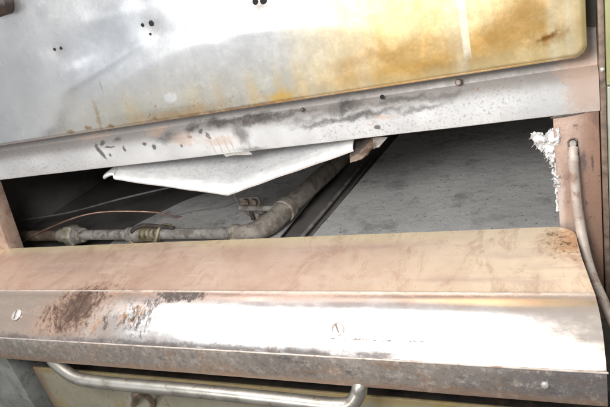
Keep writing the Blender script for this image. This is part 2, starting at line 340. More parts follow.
# ------------------------------------------------------------------ object helpers
WL = {}
def thing(name, label, cat, loc, group=None):
    o = bpy.data.objects.new(name, None); COL.objects.link(o); o.location = loc; WL[o] = Vector(loc)
    o.empty_display_size = .05; o['label'] = label; o['category'] = cat
    if group: o['group'] = group
    return o
def obj(name, bm, mat, parent=None, label=None, cat=None, kind=None, smooth=True, angle=35):
    """link the bmesh (world coordinates) as one object; origin at its centre"""
    bmesh.ops.remove_doubles(bm, verts=bm.verts, dist=1e-6)
    bmesh.ops.recalc_face_normals(bm, faces=bm.faces)
    c = Vector((0, 0, 0))
    for v in bm.verts: c += v.co
    c /= len(bm.verts)
    for v in bm.verts: v.co -= c
    me = bpy.data.meshes.new(name)
    for f in bm.faces: f.smooth = smooth
    for e in bm.edges:
        if len(e.link_faces) == 2 and e.calc_face_angle(0) > math.radians(angle): e.smooth = False
    bm.to_mesh(me); bm.free(); me.materials.append(M[mat])
    o = bpy.data.objects.new(name, me); COL.objects.link(o)
    if parent: o.parent = parent; o.location = c - WL[parent]
    else: o.location = c
    WL[o] = c
    if label: o['label'] = label
    if cat: o['category'] = cat
    if kind: o['kind'] = kind
    return o
def NB(): return bmesh.new()
def box(bm, x0, x1, y0, y1, z0, z1, bev=0.):
    b = bmesh.new()
    vs = [b.verts.new((x, y, z)) for x in (x0, x1) for y in (y0, y1) for z in (z0, z1)]
    for f in ((0, 1, 3, 2), (4, 6, 7, 5), (0, 4, 5, 1), (2, 3, 7, 6), (0, 2, 6, 4), (1, 5, 7, 3)): b.faces.new([vs[i] for i in f])
    if bev: bmesh.ops.bevel(b, geom=b.edges[:], offset=bev, segments=2, affect='EDGES', profile=.5)
    me = bpy.data.meshes.new('t'); b.to_mesh(me); b.free(); bm.from_mesh(me); bpy.data.meshes.remove(me)
    return bm
def smooth_path(pts, n=8):
    pts = [Vector(p) for p in pts]; P = [2*pts[0]-pts[1]]+pts+[2*pts[-1]-pts[-2]]; out = []
    for i in range(1, len(P)-2):
        for k in range(n):
            t = k/n; a, b, c, d = P[i-1:i+3]
            out.append(.5*((2*b)+(c-a)*t+(2*a-5*b+4*c-d)*t*t+(3*b-a-3*c+d)*t**3))
    out.append(pts[-1]); return out
def tube(bm, pts, r, seg=16, cap=True, wob=0.):
    pts = [Vector(p) for p in pts]; n = len(pts)
    rs = r if isinstance(r, (list, tuple)) else [r]*n
    up = Vector((0, 0, 1)); rings = []
    T = [(pts[min(i+1, n-1)]-pts[max(i-1, 0)]).normalized() for i in range(n)]
    a = T[0].cross(up); a = a.normalized() if a.length > .01 else Vector((1, 0, 0))
    for i in range(n):
        a = (a-a.dot(T[i])*T[i]).normalized(); b = T[i].cross(a)
        rr = rs[min(i, len(rs)-1)]
        ring = []
        for k in range(seg):
            th = 2*math.pi*k/seg
            q = rr*(1+wob*mn.noise(pts[i]*60+Vector((math.cos(th), math.sin(th), 0))))
            ring.append(bm.verts.new(pts[i]+q*(math.cos(th)*a+math.sin(th)*b)))
        rings.append(ring)
    for i in range(n-1):
        for k in range(seg): bm.faces.new((rings[i][k], rings[i][(k+1) % seg], rings[i+1][(k+1) % seg], rings[i+1][k]))
    if cap: bm.faces.new(rings[0][::-1]); bm.faces.new(rings[-1])
    return bm
def lathe(bm, o, d, prof, seg=24, sides=None):
    """profile [(distance along d, radius)] turned about the axis o + t d"""
    o = Vector(o); d = Vector(d).normalized(); a = d.orthogonal().normalized(); b = d.cross(a); rings = []
    seg = sides or seg
    for t, r in prof:
        rings.append([bm.verts.new(o+d*t+max(r, 1e-5)*(math.cos(2*math.pi*k/seg)*a+math.sin(2*math.pi*k/seg)*b)) for k in range(seg)])
    for i in range(len(rings)-1):
        for k in range(seg): bm.faces.new((rings[i][k], rings[i][(k+1) % seg], rings[i+1][(k+1) % seg], rings[i+1][k]))
    bm.faces.new(rings[0][::-1]); bm.faces.new(rings[-1])
    return bm
def sheet(bm, grid, thick):
    """grid of points -> closed sheet of given thickness (offset along the smooth normal, away from the first side)"""
    nu, nv = len(grid), len(grid[0]); G = [[Vector(p) for p in row] for row in grid]
    def nrm(i, j):
        du = G[min(i+1, nu-1)][j]-G[max(i-1, 0)][j]; dv = G[i][min(j+1, nv-1)]-G[i][max(j-1, 0)]
        return du.cross(dv).normalized()
    A = [[bm.verts.new(G[i][j]) for j in range(nv)] for i in range(nu)]
    B = [[bm.verts.new(G[i][j]-nrm(i, j)*thick) for j in range(nv)] for i in range(nu)]
    for i in range(nu-1):
        for j in range(nv-1):
            bm.faces.new((A[i][j], A[i+1][j], A[i+1][j+1], A[i][j+1])); bm.faces.new((B[i][j], B[i][j+1], B[i+1][j+1], B[i+1][j]))
    for i in range(nu-1):
        bm.faces.new((A[i][0], B[i][0], B[i+1][0], A[i+1][0])); bm.faces.new((A[i][-1], A[i+1][-1], B[i+1][-1], B[i][-1]))
    for j in range(nv-1):
        bm.faces.new((A[0][j], A[0][j+1], B[0][j+1], B[0][j])); bm.faces.new((A[-1][j], B[-1][j], B[-1][j+1], A[-1][j+1]))
    return bm
def sst(a, b, x):
    t = max(0, min(1, (x-a)/(b-a))); return t*t*(3-2*t)
def gz(x, z, s=1): return mn.noise(Vector((x*s, z*s, 3.3)))

# ================================================================== OVEN (upper deck)
oven = thing('deck_oven', 'worn steel deck oven with stained upper door and open burner compartment', 'oven', (-.42, .3, -.13))
# ---- upper door
DX0, DX1, DZ0, DZ1, DY = -1.25, .0345, .1555, .52, -.025
HOLES = [(-.589, .272, .0020), (-.578, .2715, .0021), (-.4415, .275, .0022), (-.4285, .2745, .0035), (-.4345, .263, .0016), (-.287, .2705, .0034), (-.277, .2695, .0042)]
def kink(x):      # lower limit of the pushed-in upper area
    return .238 - .9*(x+.33)**2 if x > -.62 else .238-.9*.29**2
RIDGES = [([(45, 73), (80, 67), (102, 61), (122, 49), (131, 34)], .010, .15), ([(60, 26), (95, 18), (130, 11), (170, 0)], .010, .12), ([(132, 52), (165, 45), (205, 40), (245, 47)], .014, .10), ([(150, 20), (190, 12), (235, 2)], .012, .10)]
RID = []
for pl, w_, sl in RIDGES:
    q_ = [at(*p, y=DY) for p in pl]; RID.append(([(p.x, p.z) for p in q_], w_, sl))
def dent(x, z):
    y = 0.
    for pl, w_, sl in RID:
        if not pl[0][0]-.04 < x < pl[-1][0]+.04: continue
        for (x0, z0), (x1, z1) in zip(pl, pl[1:]):
            if x0 <= x <= x1:
                zl = z0+(z1-z0)*(x-x0)/(x1-x0); d = z-zl
                fade = sst(pl[0][0], pl[0][0]+.05, x)*sst(pl[-1][0], pl[-1][0]-.05, x)
                y += sl*w_*sst(-w_*.3, w_, d)*sst(w_*7, w_, d)*fade*.8
    k = kink(x); t = (z-k)
    y += .030*(t*sst(0, .012, t))*sst(-.66, -.45, x)*sst(-.10, -.26, x)*1.9     # the pushed-in area leans back
    y += .0020*math.exp(-((x+.50)/.055)**2-((z-.262)/.026)**2)                 # shallow dents
    y -= .0012*math.exp(-(((x+.50)-.9*(z-.25))/.05)**2-((z-.243-.25*(x+.50))/.006)**2)
    y -= .0008*math.exp(-((x+.47)/.03)**2-((z-.300-.2*(x+.47))/.008)**2)
    y += .0012*math.exp(-((x+.43)/.022)**2-((z-.268)/.016)**2)
    y += .0010*math.exp(-((x+.582)/.02)**2-((z-.27)/.013)**2)
    y += .0040*math.exp(-((x+.283)/.03)**2-((z-.275)/.016)**2)
    d = (x+.66)*.72+(z-.16)*-.70                                              # diagonal crease lower left
    y -= .0016*math.exp(-(d/.018)**2)*sst(-.80, -.70, x)*sst(-.50, -.58, x)
    y += .0010*gz(x, z, 5)+.0002*gz(x, z, 22)
    return y
bm = NB(); NU, NV = 300, 120; rad, er = .012, .0045; rows = []
for j in range(NV+1):
    tz = (j/NV)**1.5; z = DZ0+(DZ1-DZ0)*tz
    xe = DX1
    if z-DZ0 < rad: xe = DX1-rad+math.sqrt(max(0, rad*rad-(rad-(z-DZ0))**2))
    row = []
    for i in range(NU+1):
        u = i/NU; u = 1-(1-u)**1.25; x = DX0+(xe-DX0)*u
        dz = z-DZ0; dx = DX1-x; d = min(dz, dx)
        if dx < rad and dz < rad: d = rad-math.hypot(rad-dx, rad-dz)
        d = max(0, d); e = 0 if d > er else er-math.sqrt(er*er-(er-d)**2)
        row.append(bm.verts.new((x, DY+e+dent(x, z)*sst(0, .02, d), z)))
    rows.append(row)
for j in range(NV):
    for i in range(NU): bm.faces.new((rows[j][i], rows[j][i+1], rows[j+1][i+1], rows[j+1][i]))
edge = [r[0] for r in rows[::-1]]+rows[0][1:]+[r[-1] for r in rows[1:]]
bk = [bm.verts.new((v.co.x, -.004, v.co.z)) for v in edge]
for a in range(len(edge)-1):
    bm.faces.new((edge[a], bk[a], bk[a+1], edge[a+1]))
door = obj('upper_door', bm, 'door', oven, label='large dented upper oven door, grey at the left and amber stained at the right', angle=60)
for (x, z, r) in HOLES:
    y = DY+dent(x, z)
    h = obj('screw_hole', lathe(NB(), (x, y+.0015, z), (0, -1, 0), [(0, r), (.0022, r), (.0024, r*.8)], 14), 'hole', door)
obj('knob', lathe(NB(), (-.634, DY+.003, .343), (0, -1, 0), [(0, .012), (.004, .013), (.006, .016), (.020, .017), (.025, .012), (.026, .004)], 28), 'knob', door, label='dark brown round handle mount at the top left corner of the door')
# ---- rail
def railface(x):
    w = .0006*gz(x, 0, 12)
    return [(.016+w, .175), (.015+w, .150), (.012+w, .1375), (.0050+w, .1335), (-.0002+w, .1275), (-.0008+w, .110), (-.0006+w, .098), (.0004+w, .0935), (.004, .0918), (.030, .0915)]
N = 160; grid = [[(x, y, z+.0006*gz(x, 5, 9)) for (y, z) in railface(x)] for x in [-1.3+i*(1.345)/N for i in range(N+1)]]
bm = sheet(NB(), grid, -.0015)
rail = obj('front_rail', bm, 'rail', oven, label='pale grey rail with soot smears between upper door and burner opening')
def bolt(p, r, mat='screw', parent=rail, d=(0, -1, 0), slot=True, name='screw', ang=.6, label=None):
    p = Vector(p); d = Vector(d).normalized()
    s = obj(name, lathe(NB(), p, d, [(-.001, r), (.0008, r), (.0016, r*.86), (.0021, r*.5), (.0022, r*.1)], 24), mat, parent, label=label)
    if slot:
        a = d.orthogonal().normalized(); a.rotate(Matrix.Rotation(ang, 3, d)); b = d.cross(a); bm = NB()
        c = [p+d*t+a*i*r*.78+b*j*r*.13 for t in (.0017, .0026) for i in (-1, 1) for j in (-1, 1)]
        vs = [bm.verts.new(q) for q in c]
        for f in ((0, 1, 3, 2), (4, 6, 7, 5), (0, 4, 5, 1), (2, 3, 7, 6), (0, 2, 6, 4), (1, 5, 7, 3)): bm.faces.new([vs[k] for k in f])
        obj('slot', bm, 'groove', s)
    return s
def on(u, v, y): return at(u, v, y=y)
p = on(302, 110, 0); bolt((p.x, .0016, p.z), .0024, 'dark', slot=False, name='rivet', label='dark rusty rivet in the middle of the rail')
p = on(458, 83, 0); bolt((p.x, .0030, p.z), .0036, 'trim', slot=False, name='rivet', label='ring shaped rivet on the right of the rail')
obj('rivet_core', lathe(NB(), (p.x, .0020, p.z), (0, -1, 0), [(0, .0024), (.0014, .0022)], 16), 'rail', rail)
p = on(382, 97, 0); obj('rivet_hole', lathe(NB(), (p.x, .001, p.z), (0, -1, 0), [(0, .0026), (.0020, .0024)], 14), 'hole', rail)
# small bright tab hanging under the rail
t0, t1 = on(224, 157, .012), on(250, 154, .012)
bm = NB(); g = []
for i in range(9):
    f = i/8; x = t0.x+(t1.x-t0.x)*f; z = t0.z+(t1.z-t0.z)*f
    g.append([(x+.004*(1-q), .004+.014*q, z+.010-.011*q+.001*math.sin(f*5)) for q in (0, .35, .7, 1)])
obj('hanging_tab', sheet(bm, g, .0012), 'sheet', rail, label='small bright bent tab below the middle of the rail')
# ---- posts
bm = NB(); PZ0 = -.40
box(bm, .0015, .0445, .004, .030, PZ0, .0925, .0012); rp = obj('post', bm, 'post', oven, label='scorched reddish brown right post with an oval slot')
# lap line between rail and post
bm = NB(); sp_ = smooth_path([(-.0005, .0015, .0912), (.012, .0010, .0918), (.028, .0012, .0932), (.040, .0015, .0958)], 5)
tube(bm, sp_, .0009, 6); obj('lap_joint', bm, 'dark', rp)
# slot (obround recess rim and dark inside)
bm = NB(); pts = []
for k in range(24):
    th = 2*math.pi*k/24; pts.append(Vector((.0190+.0042*math.cos(th), .0035, .0530+.0042*math.sin(th)+(.0085 if math.sin(th) > 0 else -.0085))))
top = [bm.verts.new(p) for p in pts]; bot = [bm.verts.new(p+Vector((0, -.0009, 0))) for p in pts]
for k in range(24): bm.faces.new((top[k], top[(k+1) % 24], bot[(k+1) % 24], bot[k]))
bm.faces.new(bot)
obj('slot', bm, 'hole', rp)
bm = NB(); tube(bm, [p+Vector((0, -.0007, 0)) for p in pts+pts[:2]], .0009, 6, cap=False); obj('slot_rim', bm, 'rim', rp)
# left post: slanted inner return, pale edge
bm = NB(); box(bm, -1.215, -.8740, -.004, .026, PZ0, .0925, .0012)
for v in bm.verts: v.co.x -= .030*sst(.0925, -.05, v.co.z)*(1 if v.co.z < .05 else 0)*(.1425/.4925)**0
for v in bm.verts:
    if v.co.z < -.3: v.co.x = v.co.x+.030-.030*(.4925/.1425)*.95
lp = obj('post', bm, 'lpost', oven, label='brown left post seen at the left end of the opening')
# ---- compartment
CH = {}
bm = NB(); box(bm, -1.21, .04, .012, .812, -.140, -.136); obj('compartment_base', bm, 'soot', oven)
bm = NB(); box(bm, -1.2005, .0305, .798, .81, -.1355, .1705); obj('back_wall', bm, 'soot', oven)
bm = NB(); box(bm, -1.208, -1.201, .012, .80, -.136, .17); obj('side_wall', bm, 'soot', oven)
bm = NB(); box(bm, .031, .036, .031, .80, -.136, .17); obj('side_wall', bm, 'soot', oven)
bm = NB(); box(bm, -1.20, .030, .034, .80, .171, .176); obj('compartment_roof', bm, 'soot', oven)
def plate(name, outline, z, th, label=None, wav=.0012):
    bm = NB(); top = [bm.verts.new((x, y, z)) for x, y in outline]; f = bm.faces.new(top)
    bmesh.ops.triangulate(bm, faces=[f]); bmesh.ops.subdivide_edges(bm, edges=bm.edges[:], cuts=6, use_grid_fill=True)
    for v in bm.verts: v.co.z += wav*(gz(v.co.x, v.co.y, 14)+.6*gz(v.co.x, v.co.y, 40))
    geo = bmesh.ops.extrude_face_region(bm, geom=bm.faces[:])
    for v in geo['geom']:
        if isinstance(v, bmesh.types.BMVert): v.co.z -= th
    return obj(name, bm, 'dust', oven, label=label)
FZ = -.12
cl = [at(*p, z=FZ) for p in ((122, 234), (143, 221), (165, 210), (190, 199), (225, 187), (262, 173))]
curve = smooth_path(cl, 5)
a = at(296, 235, z=FZ); b = at(372, 140, z=FZ)
plate('floor_plate', [(cl[0].x, .02)]+[(p.x, p.y) for p in curve]+[(cl[-1].x+.10, .79), (b.x-.03, .79), (a.x-.03, a.y), (a.x+.02, .02)], FZ, .003, 'dusty curved floor plate on the left of the compartment')
a = at(313, 235, z=FZ); b = at(367, 172, z=FZ); d_ = (b-a)
e = a+d_*((.79-a.y)/d_.y); s0 = a-d_*((a.y-.02)/d_.y)
plate('floor_plate', [(s0.x, .02), (.02, .02), (.02, .79), (e.x, .79)], FZ, .003, 'dusty grey floor plate on the right of the compartment')
# ================================================================== COVER (folded down)
prof = [(.0, -.0380), (-.0015, -.0381), (-.004, -.0382), (-.007, -.0383), (-.011, -.0385), (-.016, -.0388), (-.022, -.0391), (-.030, -.0395), (-.060, -.0420), (-.090, -.0450), (-.110, -.0472), (-.1148, -.0472), (-.1160, -.0468), (-.1172, -.0473), (-.1195, -.0488),
        (-.1245, -.0502), (-.130, -.0522), (-.136, -.0549), (-.145, -.0600), (-.152, -.0645), (-.160, -.0698), (-.166, -.0741), (-.170, -.0771), (-.1755, -.0815), (-.1785, -.0848), (-.1797, -.0885), (-.1800, -.0930), (-.1800, -.105), (-.1800, -.121), (-.1792, -.1255), (-.176, -.1278), (-.168, -.1285)]
def xend(y):
    if y > -.02: return .0175-.026*(1-math.sqrt(max(0, 1-((y+.022)/.0225)**2)))
    return .0175+.0135*sst(-.02, -.16, y)+(-.0002)
def covrow(pr_, N=200, ext=0):
    out = []
    for (y, z) in pr_:
        xe = xend(y)+ext; r = []
        for i in range(N+1):
            u = i/N; x = -1.15+(xe+1.15)*u
            r.append(Vector((x, y, z+.0009*gz(x, y, 6)*sst(0, -.02, y) + .0004*gz(x, y, 18))))
        out.append(r)
    return out
bm = sheet(NB(), covrow(prof[:15]), -.0018) if False else None
cover = None
SPL = [i for i, q in enumerate(prof) if q[0] == -.1785][0]
g = covrow(prof[:SPL+1]); gT = [[g[i][j] for i in range(len(g))] for j in range(len(g[0]))]
cover = obj('fold_down_cover', sheet(NB(), gT, -.0015), 'cover', oven, label='pinkish tan compartment cover folded down with a scorched left end', angle=50)
g = covrow(prof[SPL:]); gT = [[g[i][j] for i in range(len(g))] for j in range(len(g[0]))]
for row in gT:
    pass
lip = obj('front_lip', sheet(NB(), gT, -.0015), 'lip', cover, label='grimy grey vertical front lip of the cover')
bm = NB(); tube(bm, [(-1.15+i*1.182/60, -.1789+.0003*gz(i, 1, .7), -.0861+.0006*gz(-1.15+i*1.182/60, -.178, 6)) for i in range(61)], .0011, 8); obj('fold_highlight', bm, 'seam', lip)  # pale bead carries the painted highlight along the fold
bm = NB(); tube(bm, [(-1.15+i*1.174/60, -.1156, -.0473+.0009*gz(-1.15+i*1.174/60, -.115, 6)) for i in range(61)], .0013, 8); obj('raised_seam', bm, 'seam', cover)
nrm2 = Vector((0, -.505, .863)).normalized()
def coverpt(u, v):
    best = None
    for (y0, z0), (y1, z1) in zip(prof[14:26], prof[15:27]):
        for k in range(12):
            y = y0+(y1-y0)*k/12; z = z0+(z1-z0)*k/12; q = at(u, v, y=y)
            if best is None or abs(q.z-z) < best[0]: best = (abs(q.z-z), Vector((q.x, y, z)))
    return best[1]
bolt(coverpt(17, 315)+nrm2*.0012, .0085, 'screw', cover, nrm2, name='screw', ang=.9, label='pale round screw at the scorched left end of the cover')
bolt(coverpt(338, 329)+nrm2*.0012, .0072, 'screw', cover, nrm2, name='screw', ang=1.2, label='slotted screw in the bright middle of the cover')
p = on(545, 385, -.18); s = bolt((p.x, -.1803, p.z), .0034, 'screw', lip, (0, -1, 0), name='screw', ang=.3, slot=False)
p = on(420, 351, -.18)
# ================================================================== LOWER OVEN
low = thing('lower_oven', 'lower oven deck with olive stained door below the front lip', 'oven', (-.42, .0, -.42))
LY = -.12
bm = NB()
ztop = lambda x: -.1965
N = 80; g = []
for i in range(N+1):
    x = -.817+i*(.85+.0)/N
    g.append([(x, LY+.0045, -.2012), (x, LY+.0025, -.2005), (x, LY+.0007, -.2012), (x, LY, -.203), (x, LY+.0008*gz(x, .2, 10), -.215), (x, LY+.0012*gz(x, .25, 10), -.25), (x, LY, -.30), (x, LY, -.42)])
ldoor = obj('lower_door', sheet(NB(), g, -.0015), 'ldoor', low, label='olive grey lower door with a yellowed top edge')
bm = NB(); box(bm, -.817, .034, LY+.006, LY+.06, -.42, -.230); obj('door_body', bm, 'dark', ldoor)
bm = NB(); box(bm, -1.2, .044, -.055, -.050, -.42, -.127); obj('oven_face', bm, 'dark', low)
bm = NB(); box(bm, -1.2, -.872, LY, -.056, -.42, -.130, .002); obj('side_frame', bm, 'frame', low, label='worn grey side frame at the far left of the lower oven')
bm = NB(); box(bm, -1.2, .044, -.160, -.056, -.1262, -.1252); obj('top_panel', bm, 'dark', low)
# handle
HY = -.185
hp = [(-.725, -.121, -.130), (-.705, -.150, -.131), (-.682, -.168, -.132), (-.658, -.178, -.1370), (-.628, HY, -.1455), (-.598, HY-.001, -.1485), (-.54, HY-.001, -.1492), (-.42, HY-.001, -.1480), (-.30, HY-.001, -.1492), (-.250, HY-.001, -.1500), (-.222, HY, -.1480), (-.210, HY+.006, -.1370), (-.207, HY+.012, -.127), (-.207, HY+.030, -.128), (-.207, -.121, -.128)]
# the handle's ends reach back over the door's top rail
hb = thing('door_handle', 'long bent steel bar handle in front of the olive lower door', 'handle', (-.42, HY, -.149))
bpy.data.objects.remove(hb)
handle = obj('handle', tube(NB(), smooth_path(hp, 6), .0088, 22), 'chrome', low, label='long bent steel bar handle across the lower door')
a_, b_, c_ = (-.566, -.158, -.197), (-.628, LY-.001, -.262), (-.588, LY-.001, -.262)
br = NB(); tube(br, smooth_path([b_, (-.604, LY-.014, -.238), (-.578, -.150, -.207), a_, (-.560, -.150, -.203), (-.572, LY-.012, -.235), c_], 6), .0042, 12)
lat = obj('latch_hook', br, 'trim', ldoor, label='small brown hook on the lower door just under the handle')
# ================================================================== RIGHT EDGE
sp = thing('side_cabinet', 'grey green cabinet side standing against the right edge of the oven', 'cabinet', (.10, .0, -.42))
bm = NB(); box(bm, .0515, .30, -.004, .40, -.42, .118, .001); obj('panel', bm, 'side', sp)
bm = NB(); box(bm, .0515, .30, -.002, .40, .119, .55, .001); obj('panel', bm, 'yside', sp, label='yellowish upper panel of the cabinet side')
bm = NB(); box(bm, .0455, .0508, .001, .03, PZ0, .55, .0006); tr = obj('corner_trim', bm, 'trim', oven)
bm = NB(); box(bm, .0360, .0450, .008, .014, .176, .55, .0006); obj('door_jamb', bm, 'dark', oven)
for zz in (.215, .135): bolt((.0482, .0005, zz), .0022, 'screw', tr, slot=False, name='rivet')
# ================================================================== GAS PIPE
gp = thing('gas_pipe', 'dusty grey gas pipe with union, clamp and elbow inside the open compartment', 'pipe', (-.6, .12, -.12))
PY = .12
A0 = at(17, 236, y=PY); A1 = at(238, 233, y=PY); dirp = (A1-A0).normalized()
def pp(u): q = at(u, 234, y=PY); t = (q-A0).dot(dirp); return A0+dirp*t
r1 = .0102
bm = NB(); e0 = A0-dirp*.08; pts = [e0+(pp(66)-e0)*k/8 for k in range(9)]; tube(bm, pts, .0112, 20, wob=.06); obj('pipe', bm, 'rusty', gp, label='rust brown pipe end at the left')
bm = NB(); pts = [pp(78)+(A1-pp(78))*k/20 for k in range(21)]; tube(bm, pts, r1, 22, wob=.04); obj('pipe', bm, 'pipe', gp)
# union: hex nut, rings
bm = NB(); lathe(bm, pp(66), dirp, [(0, .012), (.004, .0195), (.007, .0225), (.022, .0225), (.026, .019), (.0262, .013)], sides=6); u1 = obj('union_nut', bm, 'union', gp, angle=20)
bm = NB(); lathe(bm, pp(60), dirp, [(0, .0118), (.002, .0145), (.016, .0150), (.018, .012)], 24); obj('ring', bm, 'union', u1)
bm = NB(); lathe(bm, pp(74.5), dirp, [(0, .012), (.001, .0172), (.012, .0172), (.015, .0155), (.020, .0150), (.022, .0105)], 24); obj('ring', bm, 'pipe', u1)
bm = NB(); lathe(bm, pp(82), dirp, [(0, .0125), (.001, .0140), (.004, .0140), (.005, .0105)], 24); obj('ring', bm, 'union', u1)
# coupling with clamp
bm = NB(); lathe(bm, pp(128), dirp, [(0, .0105), (.002, .0140), (.026, .0150), (.034, .0135), (.036, .010)], 24); cp = obj('coupling', bm, 'pipe', gp)
for k in range(4):
    bm = NB(); c = pp(142+k*4.6); lathe(bm, c, dirp, [(0, .0095), (.0008, .0138-.0004*k), (.0040, .0142-.0004*k), (.0052, .0095)], 22); obj('ring', bm, 'brass', cp)
bm = NB(); c0 = pp(134); c1 = pp(163)
loop = [c0+Vector((0, -.016, -.006)), c0+Vector((.012, -.019, -.011)), (c0+c1)/2+Vector((0, -.020, -.011)), c1+Vector((-.012, -.018, -.008)), c1+Vector((-.004, -.014, .002)), c1+Vector((0, -.006, .013)), c1+Vector((.004, .004, .016)), c1+Vector((.022, .004, .015))]
tube(bm, smooth_path(loop, 6), .0026, 10); obj('clamp_band', bm, 'brass', cp)
bm = NB(); loop = [c0+Vector((.006, -.012, .010)), c0+Vector((.014, -.006, .015)), c0+Vector((.030, 0, .018)), c1+Vector((-.006, 0, .017)), c1+Vector((.014, 0, .014)), c1+Vector((.030, 0, .011))]
tube(bm, smooth_path(loop, 5), [.003, .0035, .0038, .0038], 10); obj('clamp_band', bm, 'dark', cp)
# elbow and riser
E0 = at(238, 233, y=PY); RZ = -.088
E1 = at(262, 227, z=RZ); E2 = at(286, 209, z=-.09); E3 = at(340, 160, z=-.09)
K0 = A1+dirp*.008; dr = (E3-E2).normalized(); K3 = E2+dr*.01
K1 = K0+dirp*.040; K2 = K3-dr*.055
ep = [A1-dirp*.006]+[K0*(1-t)**3+K1*3*t*(1-t)**2+K2*3*t*t*(1-t)+K3*t**3 for t in [k/24 for k in range(25)]]
n = len(ep); rr = [r1*1.35+(.0185-r1*1.35)*sst(0, .5, i/n) for i in range(n)]
bm = NB(); tube(bm, ep, rr, 24, wob=.06); elb = obj('elbow', bm, 'elbow', gp)
bm = NB(); lathe(bm, A1-dirp*.010, dirp, [(0, .011), (.001, .0155), (.010, .0158), (.012, .012)], 24); obj('ring', bm, 'union', elb)
bm = NB(); d2 = (E3-E2).normalized(); lathe(bm, E2-d2*.012, d2, [(0, .015), (.003, .0215), (.018, .0215), (.022, .018)], 24); obj('ring', bm, 'elbow', elb)
bm = NB(); tube(bm, [E2+(E3+d2*.25-E2)*k/14 for k in range(15)], .0172, 22, wob=.05); obj('pipe', bm, 'elbow', gp, label='thick riser pipe running to the back')
# ================================================================== loose lines
def line(name, label, cat, pts, r, mat, n=8):
    return obj(name, tube(NB(), smooth_path(pts, n), r, 10, wob=.03), mat, label=label, cat=cat)
line('copper_tube', 'thin copper tube arching over the gas pipe at the left', 'tube', [at(8, 252, y=.10), at(22, 243, y=.10), at(38, 233, y=.11), at(74, 218, y=.13), at(103, 212, y=.15), at(140, 211.5, y=.18), at(160, 213, y=.20), at(172, 216, y=.22), at(181, 216.5, z=-.1185)], .0016, 'copper')
line('grey_wire', 'thin grey wire rising from the left post towards the bent sheet', 'wire', [at(6, 222, y=.22), at(30, 219, y=.22), at(71, 212, y=.24), at(120, 199, y=.26), at(175, 186, y=.28), at(215, 176, y=.30)], .0020, 'wire')
line('pilot_wire', 'short grey wire hooked down to the bolted bracket', 'wire', [at(222, 188, y=.22), at(232, 192, y=.22), at(237, 200, y=.22), at(240, 207, y=.21)], .0018, 'pipe')
line('floor_wire', 'slack grey wire lying across the dusty floor plate', 'wire', [at(176, 215, z=-.1175), at(200, 210, z=-.1172), at(222, 207, z=-.1172), at(238, 201, z=-.1165)], .0010, 'wire')
line('thin_rod', 'thin grey rod lying in the dark gap beside the riser pipe', 'rod', [at(301, 238, z=-.125), at(330, 204, z=-.125), at(362, 165, z=-.125)], .0036, 'pipe')
line('thin_rod', 'second thin rod at the right side of the dark gap', 'rod', [at(309, 238, z=-.128), at(345, 196, z=-.128), at(372, 160, z=-.128)], .0016, 'wire')
# bracket
bk_ = thing('pilot_bracket', 'small bracket with two rusty bolts behind the elbow', 'bracket', at(258, 208, y=.22))
b0 = at(240, 208, y=.20); b1 = at(278, 209, y=.20)
bm = NB(); tube(bm, [b0, b0*.5+b1*.5, b1+Vector((.03, 0, 0))], .0058, 12); obj('rod', bm, 'pipe', bk_)
c = at(250, 204, y=.215)
bm = NB(); box(bm, c.x-.020, c.x+.022, c.y, c.y+.004, c.z-.022, c.z+.014, .001); obj('plate', bm, 'elbow', bk_)
for u in (246, 254):
    q = at(u, 202, y=.212); bm = NB(); lathe(bm, q, (0, -1, .2), [(0, .0075), (.005, .0075), (.0056, .006)], sides=6); obj('bolt', bm, 'rim', bk_, angle=20)
for i, (u, v) in enumerate(((252, 216), (258, 218), (264, 214))):
    q = at(u, v, y=.20); bm = NB(); box(bm, q.x-.0035, q.x+.0035, q.y-.002, q.y+.003, q.z-.008, q.z+.009, .0008); obj('contact', bm, 'dark' if i != 1 else 'pipe', bk_)
# ================================================================== BENT SHEET
bs = thing('bent_sheet', 'bright bent sheet metal baffle hanging in a shallow v under the rail', 'sheet metal', (-.42, .06, .03))
L, V_, Rr = at(112, 174, y=.022), at(225, 189, y=.022), at(352, 144, y=.022)
def wing(p, q, n, dy=.12, rise=.040, ztopcap=.0895, flange=.0105, curl=0.):
    g = []
    for i in range(n+1):
        f = i/n; b = p.lerp(q, f); b = b+Vector((0, 0, .0012*gz(b.x, 1, 25)))
        row = [b+Vector((0, .0010, -flange)), b+Vector((0, -.0008, -flange*.7)), b+Vector((0, .0008, -flange*.32)), b+Vector((0, .0050, -.0002)), b+Vector((0, .0120, .0032))]
        for k in range(1, 13):
            t = k/12; row.append(b+Vector((0, .012+dy*t, .0032+.006*(1-(1-t)**3)+rise*t+(.0015*gz(b.x, t, 9)+.0012*gz(b.x, t*dy, 45))*min(1, 4*t))))
        g.append(row)
    return g
g1 = wing(L, V_, 40)
fl1 = [row[:5] for row in g1]; g1 = [row[4:] for row in g1]
obj('folded_edge', sheet(NB(), fl1, .0012), 'edge', bs)
obj('left_wing', sheet(NB(), g1, .0012), 'sheet', bs, label='left wing of the bent sheet with speckled grey top')
g2 = wing(V_, Rr, 44)
fl2 = [row[:5] for row in g2]; g2 = [row[4:] for row in g2]
obj('folded_edge', sheet(NB(), fl2, .0012), 'edge', bs)
obj('right_wing', sheet(NB(), g2, .0012), 'sheet', bs, label='right wing of the bent sheet')
# hooked left end
hk = [at(103, 176.5, y=.020), at(106, 174.5, y=.020), at(110, 173, y=.021), at(114, 173.5, y=.022)]
g = []
for i, p in enumerate(smooth_path(hk, 4)):
    g.append([p+Vector((0, .0015, -.0052)), p+Vector((0, -.0012, -.003)), p+Vector((0, 0, .0005)), p+Vector((0, .006, .0024)), p+Vector((0, .03, .004))])
obj('hooked_end', sheet(NB(), g, .0012), 'sheet', bs, label='hooked left tip of the bent sheet')
